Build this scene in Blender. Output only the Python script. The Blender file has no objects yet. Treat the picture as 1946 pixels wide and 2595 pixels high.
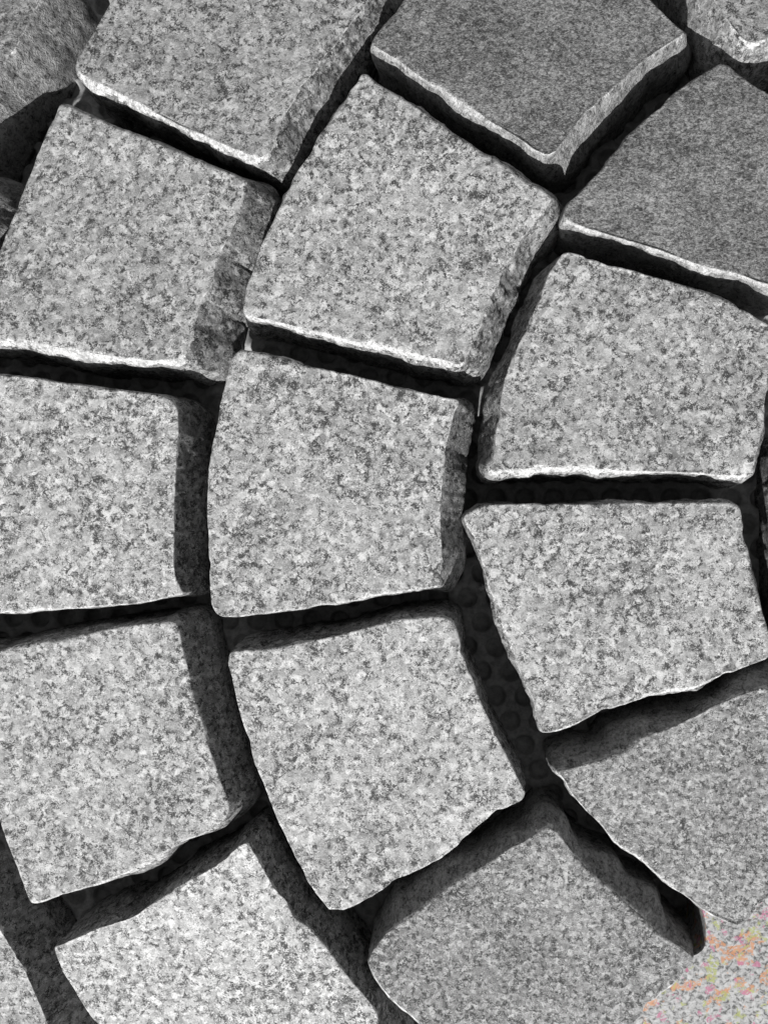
import bpy, math, random
from mathutils import Vector, Matrix, noise

scene = bpy.context.scene
random.seed(7)

# ------------------------------------------------------------------ camera
# hand-held, looking almost straight down on the setts from 45 cm
IW, IH = 1946.0, 2595.0
CAM_H = 0.45
FPX = 2653.0                               # focal length in photo pixels
NAD = (1220.0, 1326.0)                     # where the plumb line meets the picture
ax = math.atan((NAD[0] - IW / 2) / FPX)
ay = math.atan((NAD[1] - IH / 2) / FPX)
fwd = Vector((-math.tan(ax), math.tan(ay), -1)).normalized()
right = Vector((1, 0, 0)) - fwd * fwd.x
right.normalize()
up = right.cross(fwd).normalized()
cam_d = bpy.data.cameras.new('camera')
cam = bpy.data.objects.new('camera', cam_d)
scene.collection.objects.link(cam)
cam.matrix_world = Matrix((
    (right.x, up.x, -fwd.x, 0),
    (right.y, up.y, -fwd.y, 0),
    (right.z, up.z, -fwd.z, CAM_H),
    (0, 0, 0, 1)))
cam_d.sensor_fit = 'VERTICAL'
cam_d.sensor_height = 36.0
cam_d.lens = FPX / IH * 36.0
cam_d.clip_start = 0.01
cam_d.clip_end = 200
scene.camera = cam

# ------------------------------------------------------------------ light
SUN_EL = math.radians(32)
SX, SY = -0.15, -0.9887                     # towards the sun, on the ground
S = Vector((SX * math.cos(SUN_EL), SY * math.cos(SUN_EL), math.sin(SUN_EL))).normalized()
sd = bpy.data.lights.new('sun', 'SUN')
sd.energy = 5.0
sd.angle = math.radians(0.5)
sd.color = (1.0, 0.995, 0.985)
sun = bpy.data.objects.new('sun', sd)
scene.collection.objects.link(sun)
sun.rotation_euler = S.to_track_quat('Z', 'Y').to_euler()
sun.location = (0, -1, 1)

world = bpy.data.worlds.new('World')
scene.world = world
world.use_nodes = True
wn, wl = world.node_tree.nodes, world.node_tree.links
wn.clear()
sky = wn.new('ShaderNodeTexSky')
sky.sky_type = 'NISHITA'
sky.sun_disc = False
sky.sun_elevation = SUN_EL
sky.sun_rotation = math.atan2(SX, SY)
bw = wn.new('ShaderNodeRGBToBW')           # the photograph is black and white
bg = wn.new('ShaderNodeBackground')
bg.inputs['Strength'].default_value = 0.10
wo = wn.new('ShaderNodeOutputWorld')
wl.new(sky.outputs[0], bw.inputs[0])
wl.new(bw.outputs[0], bg.inputs[0])
wl.new(bg.outputs[0], wo.inputs[0])
scene.view_settings.view_transform = 'Standard'
scene.view_settings.look = 'None'
scene.view_settings.exposure = 0.38
scene.view_settings.gamma = 1.0
scene.view_settings.use_curve_mapping = False

# ------------------------------------------------------------------ helpers
DOME_K = 0.80                              # dome added to tilt lower setts sunward and upper ones away
def dome(y):
    y = max(-0.35, min(0.35, y))
    return -0.5 * DOME_K * y * y
def tag(o, label=None, cat=None, group=None, kind=None):
    if label: o['label'] = label
    if cat: o['category'] = cat
    if group: o['group'] = group
    if kind: o['kind'] = kind
    return o

def ray(px, py):
    return (fwd * FPX + right * (px - IW / 2) + up * (IH / 2 - py)).normalized()

def on_plane(px, py, p0, n):
    d = ray(px, py)
    o = Vector((0, 0, CAM_H))
    return o + d * ((p0 - o).dot(n) / d.dot(n))

def ramp(nt, fac, stops, interp='LINEAR'):
    r = nt.nodes.new('ShaderNodeValToRGB')
    cr = r.color_ramp
    cr.interpolation = interp
    while len(cr.elements) < len(stops):
        cr.elements.new(0.5)
    for e, (p, c) in zip(cr.elements, stops):
        e.position = p
        e.color = (c, c, c, 1) if not isinstance(c, tuple) else (*c, 1)
    nt.links.new(fac, r.inputs[0])
    return r.outputs[0]

def mnode(nt, op, a, b=None, clamp=False):
    m = nt.nodes.new('ShaderNodeMath')
    m.operation = op
    m.use_clamp = clamp
    for i, v in enumerate((a, b)):
        if v is None: continue
        if isinstance(v, (int, float)): m.inputs[i].default_value = v
        else: nt.links.new(v, m.inputs[i])
    return m.outputs[0]

def noise_tex(nt, vec, scale, detail=3, rough=0.6, dist=0.0):
    n = nt.nodes.new('ShaderNodeTexNoise')
    n.inputs['Scale'].default_value = scale
    n.inputs['Detail'].default_value = detail
    n.inputs['Roughness'].default_value = rough
    n.inputs['Distortion'].default_value = dist
    nt.links.new(vec, n.inputs['Vector'])
    return n.outputs['Fac']

def mixc(nt, fac, a, b, mode='MIX'):
    m = nt.nodes.new('ShaderNodeMix')
    m.data_type = 'RGBA'
    m.blend_type = mode
    for sock, v in ((m.inputs[0], fac), (m.inputs[6], a), (m.inputs[7], b)):
        if isinstance(v, (int, float)):
            sock.default_value = v if sock == m.inputs[0] else (v, v, v, 1)
        elif isinstance(v, tuple): sock.default_value = (*v, 1)
        else: nt.links.new(v, sock)
    return m.outputs[2]

def new_mat(name):
    m = bpy.data.materials.new(name)
    m.use_nodes = True
    nt = m.node_tree
    nt.nodes.clear()
    out = nt.nodes.new('ShaderNodeOutputMaterial')
    b = nt.nodes.new('ShaderNodeBsdfPrincipled')
    nt.links.new(b.outputs[0], out.inputs[0])
    return m, nt, b

def stone_vec(nt, stretch=(1, 1, 1)):
    tc = nt.nodes.new('ShaderNodeTexCoord')
    oi = nt.nodes.new('ShaderNodeObjectInfo')
    off = nt.nodes.new('ShaderNodeVectorMath')
    off.operation = 'MULTIPLY_ADD'
    nt.links.new(oi.outputs['Random'], off.inputs[0])
    off.inputs[1].default_value = (3.1, 5.3, 7.7)
    nt.links.new(tc.outputs['Object'], off.inputs[2])
    mp = nt.nodes.new('ShaderNodeMapping')
    mp.inputs['Scale'].default_value = stretch
    nt.links.new(off.outputs[0], mp.inputs[0])
    return mp.outputs[0], oi

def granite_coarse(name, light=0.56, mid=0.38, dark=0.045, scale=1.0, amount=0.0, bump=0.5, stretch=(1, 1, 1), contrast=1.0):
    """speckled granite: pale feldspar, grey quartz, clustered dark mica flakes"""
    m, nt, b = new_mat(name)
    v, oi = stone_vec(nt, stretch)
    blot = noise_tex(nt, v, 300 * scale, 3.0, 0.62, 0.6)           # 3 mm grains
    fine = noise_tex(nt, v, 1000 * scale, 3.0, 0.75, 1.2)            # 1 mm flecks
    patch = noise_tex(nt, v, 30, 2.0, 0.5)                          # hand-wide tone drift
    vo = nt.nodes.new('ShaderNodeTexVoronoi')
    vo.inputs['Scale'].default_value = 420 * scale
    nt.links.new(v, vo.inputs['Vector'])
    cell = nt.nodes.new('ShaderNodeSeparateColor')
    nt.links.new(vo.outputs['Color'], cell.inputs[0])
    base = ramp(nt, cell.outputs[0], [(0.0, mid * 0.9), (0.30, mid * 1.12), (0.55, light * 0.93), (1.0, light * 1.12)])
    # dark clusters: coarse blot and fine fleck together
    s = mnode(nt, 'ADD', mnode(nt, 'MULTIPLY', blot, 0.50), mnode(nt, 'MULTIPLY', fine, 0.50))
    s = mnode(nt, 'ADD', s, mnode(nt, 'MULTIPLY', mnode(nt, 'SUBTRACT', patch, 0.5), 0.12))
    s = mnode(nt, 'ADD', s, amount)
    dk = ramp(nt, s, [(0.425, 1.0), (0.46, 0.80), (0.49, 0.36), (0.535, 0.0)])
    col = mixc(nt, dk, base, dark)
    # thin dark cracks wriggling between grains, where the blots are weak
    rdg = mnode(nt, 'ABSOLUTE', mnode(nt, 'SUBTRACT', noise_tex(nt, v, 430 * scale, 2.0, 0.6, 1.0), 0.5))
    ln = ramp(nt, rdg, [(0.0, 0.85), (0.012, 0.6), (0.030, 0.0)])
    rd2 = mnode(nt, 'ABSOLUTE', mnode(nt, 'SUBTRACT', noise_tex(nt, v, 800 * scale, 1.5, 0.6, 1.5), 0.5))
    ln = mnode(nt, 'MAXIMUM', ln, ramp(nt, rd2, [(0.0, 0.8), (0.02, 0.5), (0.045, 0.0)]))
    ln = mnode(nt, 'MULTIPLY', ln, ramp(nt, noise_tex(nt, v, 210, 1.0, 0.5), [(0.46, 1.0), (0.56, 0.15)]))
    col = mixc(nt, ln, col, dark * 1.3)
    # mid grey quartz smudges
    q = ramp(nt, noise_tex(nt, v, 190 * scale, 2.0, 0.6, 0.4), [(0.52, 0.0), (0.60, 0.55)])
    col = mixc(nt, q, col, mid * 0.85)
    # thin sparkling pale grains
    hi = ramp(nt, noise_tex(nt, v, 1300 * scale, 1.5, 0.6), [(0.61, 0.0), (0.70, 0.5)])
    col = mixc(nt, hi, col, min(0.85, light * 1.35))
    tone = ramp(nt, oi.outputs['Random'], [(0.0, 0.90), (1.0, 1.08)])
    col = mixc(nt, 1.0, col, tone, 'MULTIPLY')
    nt.links.new(col, b.inputs['Base Color'])
    b.inputs['Roughness'].default_value = 0.78
    b.inputs['Specular IOR Level'].default_value = 0.3
    h = mnode(nt, 'ADD', mnode(nt, 'MULTIPLY', noise_tex(nt, v, 420, 3, 0.7), 0.7), mnode(nt, 'MULTIPLY', fine, 0.5))
    bp = nt.nodes.new('ShaderNodeBump')
    bp.inputs['Strength'].default_value = bump
    bp.inputs['Distance'].default_value = 0.0009
    nt.links.new(h, bp.inputs['Height'])
    nt.links.new(bp.outputs[0], b.inputs['Normal'])
    return m

def granite_fine(name, light=0.30, dark=0.10, bump=0.6):
    """close-grained darker granite"""
    m, nt, b = new_mat(name)
    v, oi = stone_vec(nt)
    mp = nt.nodes.new('ShaderNodeMapping')
    mp.inputs['Rotation'].default_value = (0, 0, 0.35)
    mp.inputs['Scale'].default_value = (0.85, 1.15, 1)
    nt.links.new(v, mp.inputs[0])
    g = mp.outputs[0]
    a = noise_tex(nt, g, 1050, 2.5, 0.75, 1.0)
    c = noise_tex(nt, g, 380, 3.0, 0.65, 0.8)
    p = noise_tex(nt, v, 40, 3.0, 0.6)
    s = mnode(nt, 'ADD', mnode(nt, 'MULTIPLY', a, 0.62), mnode(nt, 'MULTIPLY', c, 0.38))
    s = mnode(nt, 'ADD', s, mnode(nt, 'MULTIPLY', mnode(nt, 'SUBTRACT', p, 0.5), 0.16))
    col = ramp(nt, s, [(0.39, dark), (0.46, dark + (light - dark) * 0.35), (0.53, light), (0.62, light * 1.9)])
    nt.links.new(col, b.inputs['Base Color'])
    b.inputs['Roughness'].default_value = 0.8
    b.inputs['Specular IOR Level'].default_value = 0.3
    bp = nt.nodes.new('ShaderNodeBump')
    bp.inputs['Strength'].default_value = bump
    bp.inputs['Distance'].default_value = 0.0006
    nt.links.new(a, bp.inputs['Height'])
    nt.links.new(bp.outputs[0], b.inputs['Normal'])
    return m

def split_face(name, light, dark):
    """rough split side of a sett: streaks run down the face"""
    m, nt, b = new_mat(name)
    v, oi = stone_vec(nt, (1, 1, 0.55))
    a = noise_tex(nt, v, 900, 3.0, 0.7, 0.8)
    c = noise_tex(nt, v, 260, 3.0, 0.65, 0.5)
    s = mnode(nt, 'ADD', mnode(nt, 'MULTIPLY', a, 0.55), mnode(nt, 'MULTIPLY', c, 0.45))
    col = ramp(nt, s, [(0.36, dark), (0.45, dark * 0.5 + light * 0.5), (0.54, light), (0.66, light * 1.35)])
    nt.links.new(col, b.inputs['Base Color'])
    b.inputs['Roughness'].default_value = 0.85
    b.inputs['Specular IOR Level'].default_value = 0.25
    h = mnode(nt, 'ADD', mnode(nt, 'MULTIPLY', a, 1.4), mnode(nt, 'MULTIPLY', c, 1.2))
    bp = nt.nodes.new('ShaderNodeBump')
    bp.inputs['Strength'].default_value = 0.9
    bp.inputs['Distance'].default_value = 0.0012
    nt.links.new(h, bp.inputs['Height'])
    nt.links.new(bp.outputs[0], b.inputs['Normal'])
    return m

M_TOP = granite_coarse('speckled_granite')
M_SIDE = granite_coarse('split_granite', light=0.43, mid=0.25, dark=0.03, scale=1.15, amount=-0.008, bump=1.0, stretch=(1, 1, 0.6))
M_DARK_ARRIS = split_face('bruised_sunlit_dark_arris_granite', 0.46, 0.12)
M_ARRIS = split_face('bruised_sunlit_arris_granite', 0.58, 0.15)  # pale from bruising, and painted brighter where the lower edges catch sun
M_DARK = granite_fine('close_grained_granite', 0.20, 0.035)
M_DARK_SIDE = split_face('split_dark_granite', 0.31, 0.03)
M_MIDF = granite_coarse('close_grained_grey_granite', light=0.43, mid=0.25, dark=0.035, scale=1.45, amount=-0.006, bump=0.8)

# ------------------------------------------------------------------ setting: ground
GROUND_Z = -0.120
def flat_sheet(name, z, sx, sy, mat, n=60, amp=0.0):
    vs, fs = [], []
    for j in range(n + 1):
        for i in range(n + 1):
            x = (i / n - .5) * sx; y = (j / n - .5) * sy
            vs.append((x, y, z + amp * noise.noise(Vector((x * 25, y * 25, 3)))))
    for j in range(n):
        for i in range(n):
            a = j * (n + 1) + i
            fs.append((a, a + 1, a + n + 2, a + n + 1))
    me = bpy.data.meshes.new(name)
    me.from_pydata(vs, [], fs)
    me.materials.append(mat)
    for p in me.polygons: p.use_smooth = True
    o = bpy.data.objects.new(name, me)
    scene.collection.objects.link(o)
    return o

mg, nt, b = new_mat('dark_bedding')
v, oi = stone_vec(nt)
col = ramp(nt, noise_tex(nt, v, 500, 4, 0.7), [(0.35, 0.02), (0.65, 0.06)])
nt.links.new(col, b.inputs['Base Color'])
b.inputs['Roughness'].default_value = 0.95
tag(flat_sheet('ground', GROUND_Z, 3.0, 3.0, mg, 60, 0.002), kind='structure')

# dimpled black plastic sheet the setts stand on
def dimple_sheet():
    P = 0.0135                              # pitch
    R = 0.0048
    Z = -0.047                              # top of the sheet below the crown of the paving
    K = 12
    vs, fs, idx = [], [], {}
    def vid(p):
        k = (round(p[0], 6), round(p[1], 6), round(p[2], 6))
        if k not in idx:
            idx[k] = len(vs); vs.append(k)
        return idx[k]
    rowh = P * math.sqrt(3) / 2
    for r in range(-30, 31):
        for c in range(-26, 27):
            cx = c * P + (P / 2 if r % 2 else 0); cy = r * rowh
            if abs(cx) > 0.30 or abs(cy) > 0.33: continue
            hexv = []
            for k in range(K):
                a = math.pi / 6 + k * 2 * math.pi / K * 1.0
                # distance to a pointy-topped hexagon's edge
                th = (a - math.pi / 6) % (math.pi / 3) - math.pi / 6
                d = (P / 2) / math.cos(((a) % (math.pi / 3)) - (math.pi / 3 if (a % (math.pi / 3)) > math.pi / 6 else 0))
                hexv.append((cx + d * math.cos(a), cy + d * math.sin(a), Z + dome(cy + d * math.sin(a))))
            rings = [hexv]
            for (rr, zz) in ((R * 1.12, 0.0), (R, -0.0006), (R * 0.86, -0.0034), (R * 0.60, -0.0044)):
                rings.append([(cx + rr * math.cos(math.pi / 6 + k * 2 * math.pi / K), cy + rr * math.sin(math.pi / 6 + k * 2 * math.pi / K), Z + dome(cy) + zz) for k in range(K)])
            ids = [[vid(p) for p in rg] for rg in rings]
            for q in range(len(ids) - 1):
                for k in range(K):
                    k2 = (k + 1) % K
                    fs.append((ids[q][k], ids[q][k2], ids[q + 1][k2], ids[q + 1][k]))
            fs.append(tuple(ids[-1]))
    me = bpy.data.meshes.new('plastic_sheet')
    me.from_pydata(vs, [], fs)
    for p in me.polygons: p.use_smooth = True
    m, nt, b = new_mat('black_plastic')
    v, oi = stone_vec(nt)
    col = ramp(nt, noise_tex(nt, v, 300, 4, 0.7), [(0.35, 0.18), (0.65, 0.32)])
    nt.links.new(col, b.inputs['Base Color'])
    b.inputs['Roughness'].default_value = 0.85
    b.inputs['Specular IOR Level'].default_value = 0.15
    me.materials.append(m)
    o = bpy.data.objects.new('plastic_sheet', me)
    scene.collection.objects.link(o)
    tag(o, 'dark dimpled plastic sheet showing in the joint under the granite setts', 'plastic sheet')
dimple_sheet()

# ------------------------------------------------------------------ setts
def resample(pts, step):
    out = []
    n = len(pts)
    tot = sum((pts[(i + 1) % n] - pts[i]).length for i in range(n))
    m = max(40, int(tot / step))
    st = tot / m
    acc = 0.0; i = 0; seg = (pts[1] - pts[0]).length; used = 0.0
    for k in range(m):
        t = k * st
        while used + seg < t and i < n - 1:
            used += seg; i += 1
            seg = (pts[(i + 1) % n] - pts[i]).length
        f = (t - used) / seg if seg > 1e-9 else 0
        out.append(pts[i].lerp(pts[(i + 1) % n], min(1, f)))
    return out

def smooth_loop(pts, it=1):
    for _ in range(it):
        n = len(pts)
        pts = [(pts[i - 1] + pts[i] * 2 + pts[(i + 1) % n]) / 4 for i in range(n)]
    return pts

def sett(poly, label, z=0.0, tilt=(0, 0), flare=(4, 3, 3, 3), bevel=(1, 1, 1, 3), mats=None, seed=0,
         depth=0.052, rough=1.0, jag=0.35, group='granite setts laid in curving rows', name='granite_sett', cat='paving stone', lumps=(), side_fade=0.6):
    """poly: outline of the worn top face; flare / bevel in mm for sides facing right, up, left, down"""
    cxp = sum(p[0] for p in poly) / len(poly); cyp = sum(p[1] for p in poly) / len(poly)
    d0 = ray(cxp, cyp)
    yy = (d0 * (-CAM_H / d0.z)).y
    z = z + dome(yy)
    tilt = (tilt[0], tilt[1] - DOME_K * max(-0.26, min(0.26, yy)))
    n3 = Vector((-tilt[0], -tilt[1], 1)).normalized()
    c = Vector((0, 0, CAM_H)) + d0 * ((z - CAM_H) / d0.z)
    W = [on_plane(x, y, c, n3) - c for x, y in poly]
    area = sum(W[i].x * W[(i + 1) % len(W)].y - W[(i + 1) % len(W)].x * W[i].y for i in range(len(W)))
    if area < 0: W = W[::-1]
    L = smooth_loop(resample(W, 0.0011), 1)
    n = len(L)
    so = Vector((seed * 3.7, seed * 1.9, seed * 5.1))
    N = []
    for i in range(n):
        t = L[(i + 3) % n] - L[i - 3]
        N.append(Vector((t.y, -t.x, 0)).normalized())
    for i in range(n):
        p = L[i] + so
        j = noise.noise(p * 180) * 0.55 + noise.noise(p * 420) * 0.5 + noise.noise(p * 900) * 0.3
        L[i] = L[i] + N[i] * (j * jag * 0.001)
    rnd = random.Random(seed * 101)
    for _ in range(11):                                            # small bites knocked out of the edge
        q = rnd.randrange(n); w = rnd.uniform(1.2, 4.5); a_ = rnd.uniform(0.2, 0.85) * 0.001 * min(1.0, rough)
        for k in range(-12, 13):
            i = (q + k) % n
            L[i] = L[i] - N[i] * a_ * math.exp(-(k / w) ** 2)
    def dirmix(val, nn):
        r, u, l, d = val
        return (r * max(0, nn.x) ** 1.5 + u * max(0, nn.y) ** 1.5 + l * max(0, -nn.x) ** 1.5 + d * max(0, -nn.y) ** 1.5)
    def topz(x, y):
        return tilt[0] * x + tilt[1] * y
    vs = []
    rings = []
    # top face, from the centre out
    vs.append((0, 0, 0.0))
    insets = [0.12, 0.26, 0.40, 0.53, 0.65, 0.75, 0.83, 0.89, 0.935, 0.965, 0.985]
    for s in insets:
        rg = []
        for p in L:
            x, y = p.x * s, p.y * s
            w = noise.noise(Vector((x, y, 0)) * 28 + so) * 0.0010 + noise.noise(Vector((x, y, 0)) * 130 + so) * 0.00030
            if s > 0.9: w -= (s - 0.9) * 0.003 * (0.5 + noise.noise(Vector((x, y, 0)) * 90 + so))
            rg.append(len(vs)); vs.append((x, y, topz(x, y) + w))
        rings.append(rg)
    # arris and side
    ds = [0.0, 0.0004, 0.001, 0.0018, 0.0027, 0.0038, 0.005, 0.0063, 0.0078, 0.0095, 0.0113, 0.0132, 0.0152, 0.0175, 0.02, 0.0225, 0.025, 0.028, 0.031, 0.0345, 0.038, 0.042, 0.047, depth]
    fl = [dirmix(flare, nn) * 0.001 for nn in N]
    bv = [dirmix(bevel, nn) * 0.001 for nn in N]
    # even out the change from side to side so that corners stay clean
    for arr in (fl, bv):
        for _ in range(3):
            arr[:] = [sum(arr[(i + k) % n] for k in range(-3, 4)) / 7 for i in range(n)]
    for di, d in enumerate(ds):
        rg = []
        for i in range(n):
            nn = N[i]
            bb = bv[i] * (0.8 + 1.5 * noise.noise(L[i] * 26 + so) + 0.8 * noise.noise(L[i] * 80 + so))
            bb = max(0.0, bb)
            e = bb * (1 - math.exp(-d / (0.0014 + 0.6 * bb)))                   # worn arris
            e += fl[i] * min(1, d / 0.026) if d < 0.04 else fl[i] * (1 - (d - 0.04) * 9)
            k = min(1.0, d / 0.005)
            q = Vector((L[i].x, L[i].y, -d * 0.8)) + so
            r = noise.noise(q * 38) * 0.0017 + noise.noise(q * 95) * 0.0010
            q2 = Vector((L[i].x, L[i].y, -d * 0.45)) + so
            rid = 1 - abs(noise.noise(q2 * 210)) * 2
            r += (noise.noise(q2 * 240) * 0.00055 + (rid - .5) * 0.00035 + noise.noise(q2 * 560) * 0.00028)
            e += r * k * rough
            for (lx, ly, lz, lr, la) in lumps:                     # knobs left by the splitting
                dd = ((L[i].x - lx) ** 2 + (L[i].y - ly) ** 2 + (d - lz) ** 2) / (lr * lr)
                e += la * math.exp(-dd)
            x = L[i].x + nn.x * e; y = L[i].y + nn.y * e
            zz = topz(L[i].x, L[i].y) - d
            if di == 0: zz -= 0.0001
            rg.append(len(vs)); vs.append((x, y, zz))
        rings.append(rg)
    fs, mi = [], []
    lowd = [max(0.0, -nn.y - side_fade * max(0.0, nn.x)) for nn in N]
    # how far down the bruised pale arris reaches: uneven, widest on the lower sides to paint in their sunlit edge
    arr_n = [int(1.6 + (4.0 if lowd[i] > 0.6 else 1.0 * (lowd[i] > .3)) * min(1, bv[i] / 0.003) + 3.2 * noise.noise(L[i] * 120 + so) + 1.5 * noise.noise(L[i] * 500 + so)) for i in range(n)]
    r0 = rings[0]
    for i in range(n):
        fs.append((0, r0[i], r0[(i + 1) % n])); mi.append(0)
    nt_ = len(insets)
    for q in range(len(rings) - 1):
        a, b2 = rings[q], rings[q + 1]
        for i in range(n):
            j = (i + 1) % n
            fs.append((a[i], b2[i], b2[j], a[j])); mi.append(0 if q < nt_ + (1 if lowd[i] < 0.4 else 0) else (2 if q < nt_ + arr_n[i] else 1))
    fs.append(tuple(reversed(rings[-1]))); mi.append(1)
    me = bpy.data.meshes.new(name)
    me.from_pydata(vs, [], fs)
    ma = mats or (M_TOP, M_SIDE)
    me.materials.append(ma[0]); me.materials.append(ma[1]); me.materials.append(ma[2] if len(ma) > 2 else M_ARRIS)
    me.polygons.foreach_set('material_index', mi)
    me.polygons.foreach_set('use_smooth', [True] * len(fs))
    o = bpy.data.objects.new(name, me)
    o.location = c
    scene.collection.objects.link(o)
    tag(o, label, cat, group)
    return o

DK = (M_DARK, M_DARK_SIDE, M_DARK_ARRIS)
MF = (M_MIDF, M_DARK_SIDE)

A = [(130,-60),(100,0),(70,55),(36,120),(0,170),(-60,270),(-120,395),(-480,300),(-360,-320),(-60,-230)]
B = [(480,-330),(286,0),(240,80),(190,163),(196,180),(241,205),(313,241),(392,286),(458,319),(530,350),(603,380),(655,400),(680,392),(692,365),(700,335),(717,295),(747,241),(802,169),(838,120),(892,54),(925,10),(988,-90),(960,-120)]
C = [(1290,-330),(1246,-311),(1024,0),(953,88),(944,112),(952,118),(1006,151),(1067,196),(1127,232),(1187,268),(1247,310),(1308,347),(1356,380),(1386,393),(1404,384),(1428,356),(1458,313),(1489,277),(1537,235),(1585,193),(1639,145),(1694,108),(1724,90),(1730,78),(1718,72),(1669,24),(1639,-5),(1340,-290)]
D = [(1790,-40),(1815,12),(1850,60),(1880,98),(1905,110),(1950,95),(2100,60),(2400,-60),(2150,-420),(1770,-300),(1765,-120)]
E = [(1826,160),(1844,166),(1868,187),(1910,217),(1946,238),(2050,300),(2290,430),(2130,780),(1946,720),(1910,711),(1850,690),(1790,675),(1730,657),(1669,633),(1609,615),(1549,597),(1489,579),(1446,561),(1434,556),(1431,543),(1440,512),(1476,482),(1519,428),(1585,350),(1645,295),(1694,247),(1760,199),(1814,166)]
F = [(151,268),(160,263),(175,265),(211,283),(259,304),(301,322),(374,350),(452,383),(530,416),(603,446),(627,460),(621,482),(609,519),(597,560),(579,603),(555,639),(546,681),(537,723),(512,754),(500,790),(488,844),(475,893),(446,911),(392,914),(331,908),(241,897),(157,882),(90,868),(0,862),(-170,850),(-130,780),(0,639),(30,560),(60,488),(90,410),(120,337)]  # left end widened out of view to help shade the joints
G = [(916,187),(928,187),(946,205),(1024,253),(1097,301),(1169,350),(1247,398),(1320,446),(1368,476),(1396,500),(1384,524),(1366,555),(1342,579),(1318,609),(1304,639),(1286,663),(1271,687),(1259,723),(1241,766),(1217,820),(1199,868),(1180,910),(1165,925),(1127,916),(1067,901),(1006,886),(946,868),(904,868),(844,850),(784,835),(723,820),(663,808),(621,796),(618,778),(627,723),(645,681),(663,621),(693,560),(717,506),(747,446),(784,392),(808,344),(838,307),(868,259),(904,205)]
H = [(1428,639),(1458,642),(1519,663),(1609,687),(1700,714),(1790,741),(1850,766),(1910,802),(1946,823),(1980,850),(1946,940),(1941,983),(1935,1025),(1932,1079),(1922,1115),(1910,1163),(1904,1188),(1874,1206),(1820,1203),(1730,1197),(1639,1194),(1549,1191),(1458,1185),(1368,1185),(1308,1191),(1245,1194),(1240,1180),(1253,1157),(1256,1109),(1262,1061),(1271,1007),(1278,965),(1296,910),(1320,862),(1340,830),(1356,784),(1374,741),(1392,693),(1416,657)]
I = [(0,949),(90,958),(151,968),(241,980),(331,992),(410,1001),(434,1010),(449,1031),(452,1055),(452,1091),(449,1133),(446,1182),(443,1242),(440,1302),(443,1350),(440,1392),(440,1423),(443,1459),(455,1485),(466,1504),(422,1513),(392,1522),(331,1531),(241,1537),(151,1543),(60,1549),(0,1552),(-330,1562),(-340,930)]  # unseen left end overlong, standing in for neighbours that shade the joint
J = [(609,886),(663,895),(723,907),(784,928),(844,940),(904,952),(964,968),(1006,980),(1067,995),(1127,1007),(1160,1013),(1163,1025),(1151,1041),(1139,1091),(1127,1139),(1121,1212),(1115,1272),(1115,1332),(1118,1392),(1115,1453),(1113,1484),(1067,1492),(1006,1501),(946,1507),(904,1520),(784,1540),(663,1555),(603,1564),(567,1564),(546,1555),(537,1531),(533,1489),(532,1423),(527,1362),(526,1302),(527,1242),(530,1182),(540,1127),(552,1073),(558,1031),(567,989),(579,940),(591,904)]
K = [(1175,1311),(1183,1302),(1211,1287),(1235,1278),(1308,1277),(1398,1277),(1489,1277),(1579,1275),(1669,1272),(1760,1274),(1850,1275),(1872,1283),(1880,1320),(1886,1362),(1895,1405),(1904,1453),(1917,1501),(1929,1549),(1941,1585),(1950,1625),(1946,1668),(1874,1695),(1820,1713),(1760,1740),(1700,1746),(1639,1764),(1579,1785),(1519,1804),(1458,1834),(1404,1853),(1374,1857),(1368,1849),(1359,1816),(1350,1773),(1338,1743),(1320,1707),(1314,1690),(1302,1645),(1284,1603),(1265,1555),(1253,1513),(1241,1483),(1229,1453),(1217,1405),(1205,1368),(1187,1332)]
Lp = [(0,1649),(90,1628),(181,1616),(241,1603),(313,1588),(392,1579),(434,1575),(449,1582),(458,1622),(464,1652),(476,1694),(486,1740),(494,1773),(512,1828),(524,1882),(543,1936),(561,1984),(579,2033),(579,2057),(561,2081),(536,2105),(500,2120),(464,2132),(422,2159),(374,2183),(338,2204),(289,2222),(241,2241),(181,2259),(133,2274),(90,2289),(77,2287),(66,2256),(48,2207),(30,2159),(12,2117),(0,2075),(-60,1980),(-330,2000),(-360,1690)]  # unseen left end stretched to keep sun out of the joint above
M = [(579,1682),(582,1655),(600,1650),(663,1646),(723,1634),(814,1619),(904,1597),(946,1587),(1006,1570),(1067,1564),(1109,1561),(1139,1567),(1151,1579),(1157,1597),(1169,1645),(1181,1690),(1193,1712),(1211,1761),(1235,1816),(1253,1858),(1278,1906),(1302,1954),(1320,1990),(1331,2008),(1325,2025),(1308,2036),(1253,2057),(1211,2093),(1181,2120),(1157,2144),(1115,2177),(1067,2201),(1030,2219),(994,2238),(952,2266),(904,2292),(868,2307),(850,2303),(835,2307),(808,2274),(778,2231),(754,2183),(729,2129),(705,2081),(681,2021),(663,1978),(645,1930),(627,1870),(609,1810),(597,1755),(588,1712)]
N_ = [(1408,1954),(1446,1951),(1519,1930),(1585,1900),(1639,1867),(1700,1846),(1760,1816),(1820,1785),(1880,1761),(1946,1743),(2150,1690),(2230,2000),(1946,2277),(1910,2310),(1880,2345),(1868,2346),(1820,2325),(1778,2304),(1742,2274),(1700,2244),(1657,2207),(1609,2171),(1561,2135),(1525,2093),(1489,2057),(1458,2021),(1422,1978)]
O = [(139,2400),(199,2376),(253,2352),(313,2334),(374,2298),(434,2262),(452,2246),(512,2215),(573,2177),(603,2147),(628,2135),(640,2153),(663,2195),(687,2238),(717,2274),(747,2316),(784,2352),(826,2398),(862,2452),(904,2503),(940,2545),(955,2569),(958,2610),(1010,2700),(1010,2900),(420,2950),(330,2720),(247,2595),(235,2581),(211,2545),(187,2503),(163,2467),(145,2424)]  # lower end beyond view stretched to block sun from the joint
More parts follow.
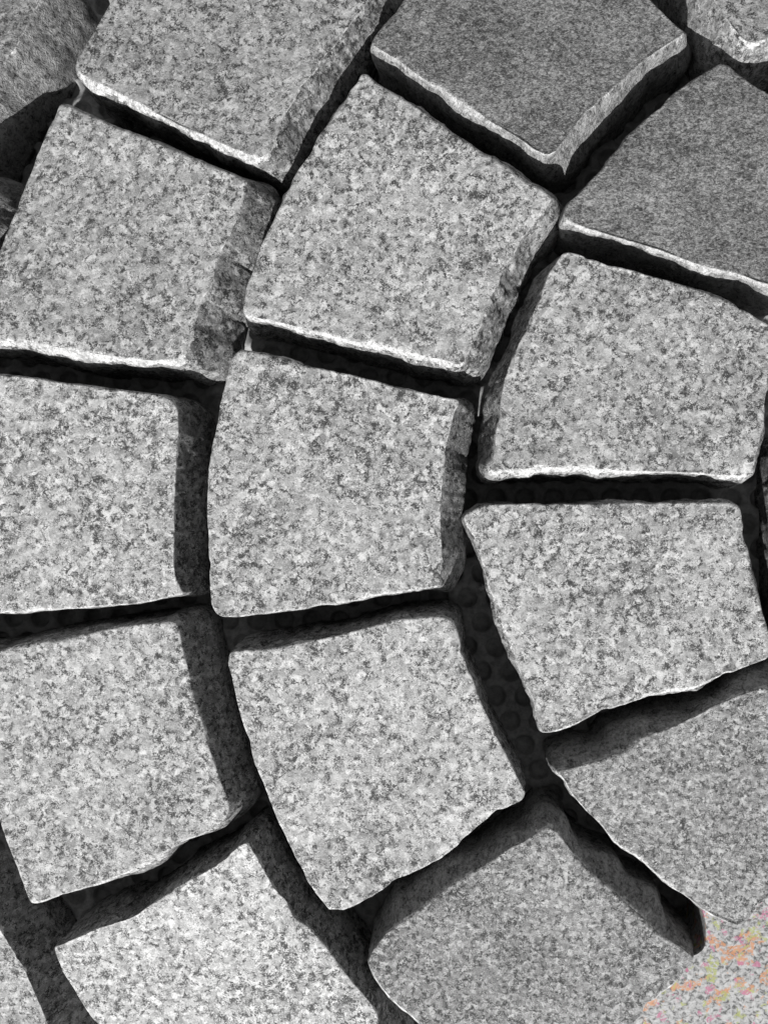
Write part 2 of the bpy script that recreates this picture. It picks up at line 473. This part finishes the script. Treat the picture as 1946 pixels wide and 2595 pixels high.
P = [(934,2440),(946,2406),(982,2364),(1036,2328),(1097,2280),(1157,2238),(1217,2201),(1265,2171),(1308,2141),(1356,2117),(1390,2097),(1410,2111),(1446,2159),(1489,2207),(1537,2244),(1579,2286),(1627,2328),(1669,2370),(1718,2400),(1754,2424),(1755,2438),(1724,2473),(1700,2497),(1657,2533),(1633,2551),(1621,2575),(1603,2595),(1500,2700),(1350,2840),(1180,2700),(1067,2595),(1030,2563),(994,2533),(964,2497),(944,2462)]
Q = [(-60,2230),(0,2340),(24,2394),(60,2455),(90,2521),(120,2595),(170,2720),(-200,2850),(-420,2400)]
Sx = [(1000,-60),(1020,-75),(1200,-330),(1050,-640),(640,-440),(980,-90)]
X = [(-28,470),(-30,560),(-110,780),(-560,640),(-480,330),(-60,440)]
T = [(1985,1105),(2560,1180),(2540,1760),(2010,1720),(1992,1600),(1980,1400),(1972,1250)]

sett(A, 'grey sett cut off by the top left corner, mostly rough side in view', tilt=(0,0), seed=1, rough=0.6, flare=(7,3,3,3), bevel=(0.5,1,1,1), mats=MF)  # darker granite put on to stand in for this corner's shade
sett(B, 'pale speckled sett at the top edge with a bright chipped lower edge', seed=2, flare=(11,1,1,0), bevel=(0.5,1,1,3.5))
sett(C, 'dark smooth sett at the top edge, one corner pointing down to the joint', seed=3, flare=(12,1,1,0), side_fade=0.9, bevel=(0.3,1,1,1.8), mats=DK)
sett(D, 'light sett cut off by the top right corner, with a rough bright side', seed=4, z=0.006, tilt=(0.02,-0.05), rough=0.7, flare=(3,3,7,3), bevel=(1,1,1.5,1.5))
sett(E, 'dark smooth sett at the right edge with a broad white lower arris', seed=5, flare=(3,3,0,0), bevel=(1,0.5,0.5,2.6), mats=DK)
sett(F, 'pale sett at the left edge with a wide rough right side', seed=6, rough=0.7, flare=(12,1,1,0), bevel=(0.3,0.5,1,3.2))
sett(G, 'large speckled sett in the upper middle, pointing up between the two top setts', seed=7, flare=(9,0,3,0), bevel=(0.4,0.5,0.5,2.5))
sett(H, 'pale sett directly below the dark sett at the right edge, its lower edge level', seed=8, flare=(4,0,7,0), bevel=(1,0.5,0.8,2.4))
sett(I, 'pale sett midway up the left edge, above a thin black joint', seed=9, rough=0.3, flare=(5,1,1,0), bevel=(0.2,0.5,0.5,1), tilt=(0,0.01))
sett(J, 'speckled sett in the very middle with a gently bowed left edge', seed=10, rough=0.5, flare=(9.5,0,2,0), bevel=(1,0.5,0.4,0.7))
sett(K, 'pale sett at the right edge beside dimpled plastic, with a pointed corner', seed=11, flare=(0,1,0,0), bevel=(0.5,0.4,1.5,1.5))
sett(Lp, 'pale sett at the left edge with a slanting chipped lower edge', seed=12, rough=0.6, flare=(7,3,0,0), bevel=(0.5,1,0.5,2.5), tilt=(0,0.01))
sett(M, 'pale speckled sett in the lower middle tapering to a blunt point', seed=13, flare=(0,4,0,0), bevel=(0.6,0.5,0.5,0.8), tilt=(0,0.01))
sett(N_, 'smooth mid grey sett at the right edge, touching the coloured slab', seed=14, flare=(0,3,0,0), bevel=(2.6,5.0,0.5,2.2), side_fade=0.0, mats=MF)
sett(O, 'palest speckled sett at the bottom edge, left of the smooth grey one', seed=15, flare=(4,3,0,0), bevel=(0.5,0.5,0.8,1), tilt=(0,0.02))
sett(P, 'smooth mid grey sett at the bottom edge with worn upper edges', seed=16, flare=(0,2,1,0), bevel=(2.6,6.0,0.5,2.2), side_fade=0.0, mats=MF)
sett(Q, 'pale sett cut off by the bottom left corner, its dark side facing the joint', seed=17, flare=(8,2,2,2))
sett(Sx, 'shaded sett seen as a dark wedge between the two top setts', seed=18, flare=(3,3,3,8), mats=MF)
sett(X, 'shaded rough sett seen as a thin dark sliver at the left edge', seed=19, flare=(10,3,3,3), mats=MF)
sett(T, 'shaded sett at the right edge seen as a sliver of dark side', z=-0.014, rough=0.3, seed=20, flare=(0,0,0,0))

# a crumb of granite lying on the plastic
def crumb():
    import bmesh
    d = ray(1221, 1489)
    p = Vector((0, 0, CAM_H)) + d * ((-0.0462 - CAM_H) / d.z)
    bm = bmesh.new()
    bmesh.ops.create_icosphere(bm, subdivisions=3, radius=0.0014)
    for v in bm.verts:
        v.co *= 1 + 0.5 * noise.noise(v.co * 900 + Vector((5, 2, 1)))
        v.co.z *= 0.7
    me = bpy.data.meshes.new('stone_chip')
    bm.to_mesh(me); bm.free()
    me.materials.append(M_ARRIS)
    o = bpy.data.objects.new('stone_chip', me)
    o.location = p
    scene.collection.objects.link(o)
    tag(o, 'tiny pale stone chip lying on the dimpled plastic in the upright joint', 'stone chip')
crumb()

# ------------------------------------------------------------------ slab in the lower right corner
m, nt, b = new_mat('mottled_slab_granite')
v, oi = stone_vec(nt)
g1 = noise_tex(nt, v, 520, 3, 0.65, 0.5)
base = ramp(nt, g1, [(0.37, 0.05), (0.43, 0.16), (0.50, 0.25), (0.64, 0.36)])
col = base
for k, (c3, sc, th) in enumerate((((0.38, 0.17, 0.075), 125, 0.605), ((0.25, 0.27, 0.085), 140, 0.61), ((0.32, 0.10, 0.17), 175, 0.62))):
    mp = nt.nodes.new('ShaderNodeMapping')
    mp.inputs['Location'].default_value = (k * 1.7, k * 2.3, k)
    nt.links.new(v, mp.inputs[0])
    f = ramp(nt, noise_tex(nt, mp.outputs[0], sc, 3, 0.55, 0.3), [(th - 0.03, 0.0), (th + 0.01, 0.85)])
    f = mnode(nt, 'MULTIPLY', f, ramp(nt, noise_tex(nt, v, 800, 2, 0.6), [(0.42, 0.1), (0.50, 1.0)]))
    col = mixc(nt, f, col, c3)
nt.links.new(col, b.inputs['Base Color'])
b.inputs['Roughness'].default_value = 0.7
bp = nt.nodes.new('ShaderNodeBump')
bp.inputs['Strength'].default_value = 0.3
bp.inputs['Distance'].default_value = 0.0005
nt.links.new(g1, bp.inputs['Height'])
nt.links.new(bp.outputs[0], b.inputs['Normal'])
SL = [(2230,2000),(1942,2270),(1906,2303),(1880,2335),(1868,2338),(1822,2318),(1776,2296),(1784,2320),(1788,2335),(1789,2360),(1788,2390),(1780,2408),(1764,2420),(1750,2424),(1744,2438),(1718,2466),(1694,2490),(1650,2528),(1627,2548),(1615,2570),(1597,2590),(1494,2695),(1410,2790),(1700,3100),(2500,2700),(2500,2150)]
sett(SL, 'flat granite slab mottled orange, olive and pink in the bottom right corner', z=-0.0062, seed=30, flare=(0,0,0,0), bevel=(0,0.3,0.3,0),
     mats=(m, m, m), rough=0.2, jag=0.15, group=None, name='stone_slab', cat='slab')
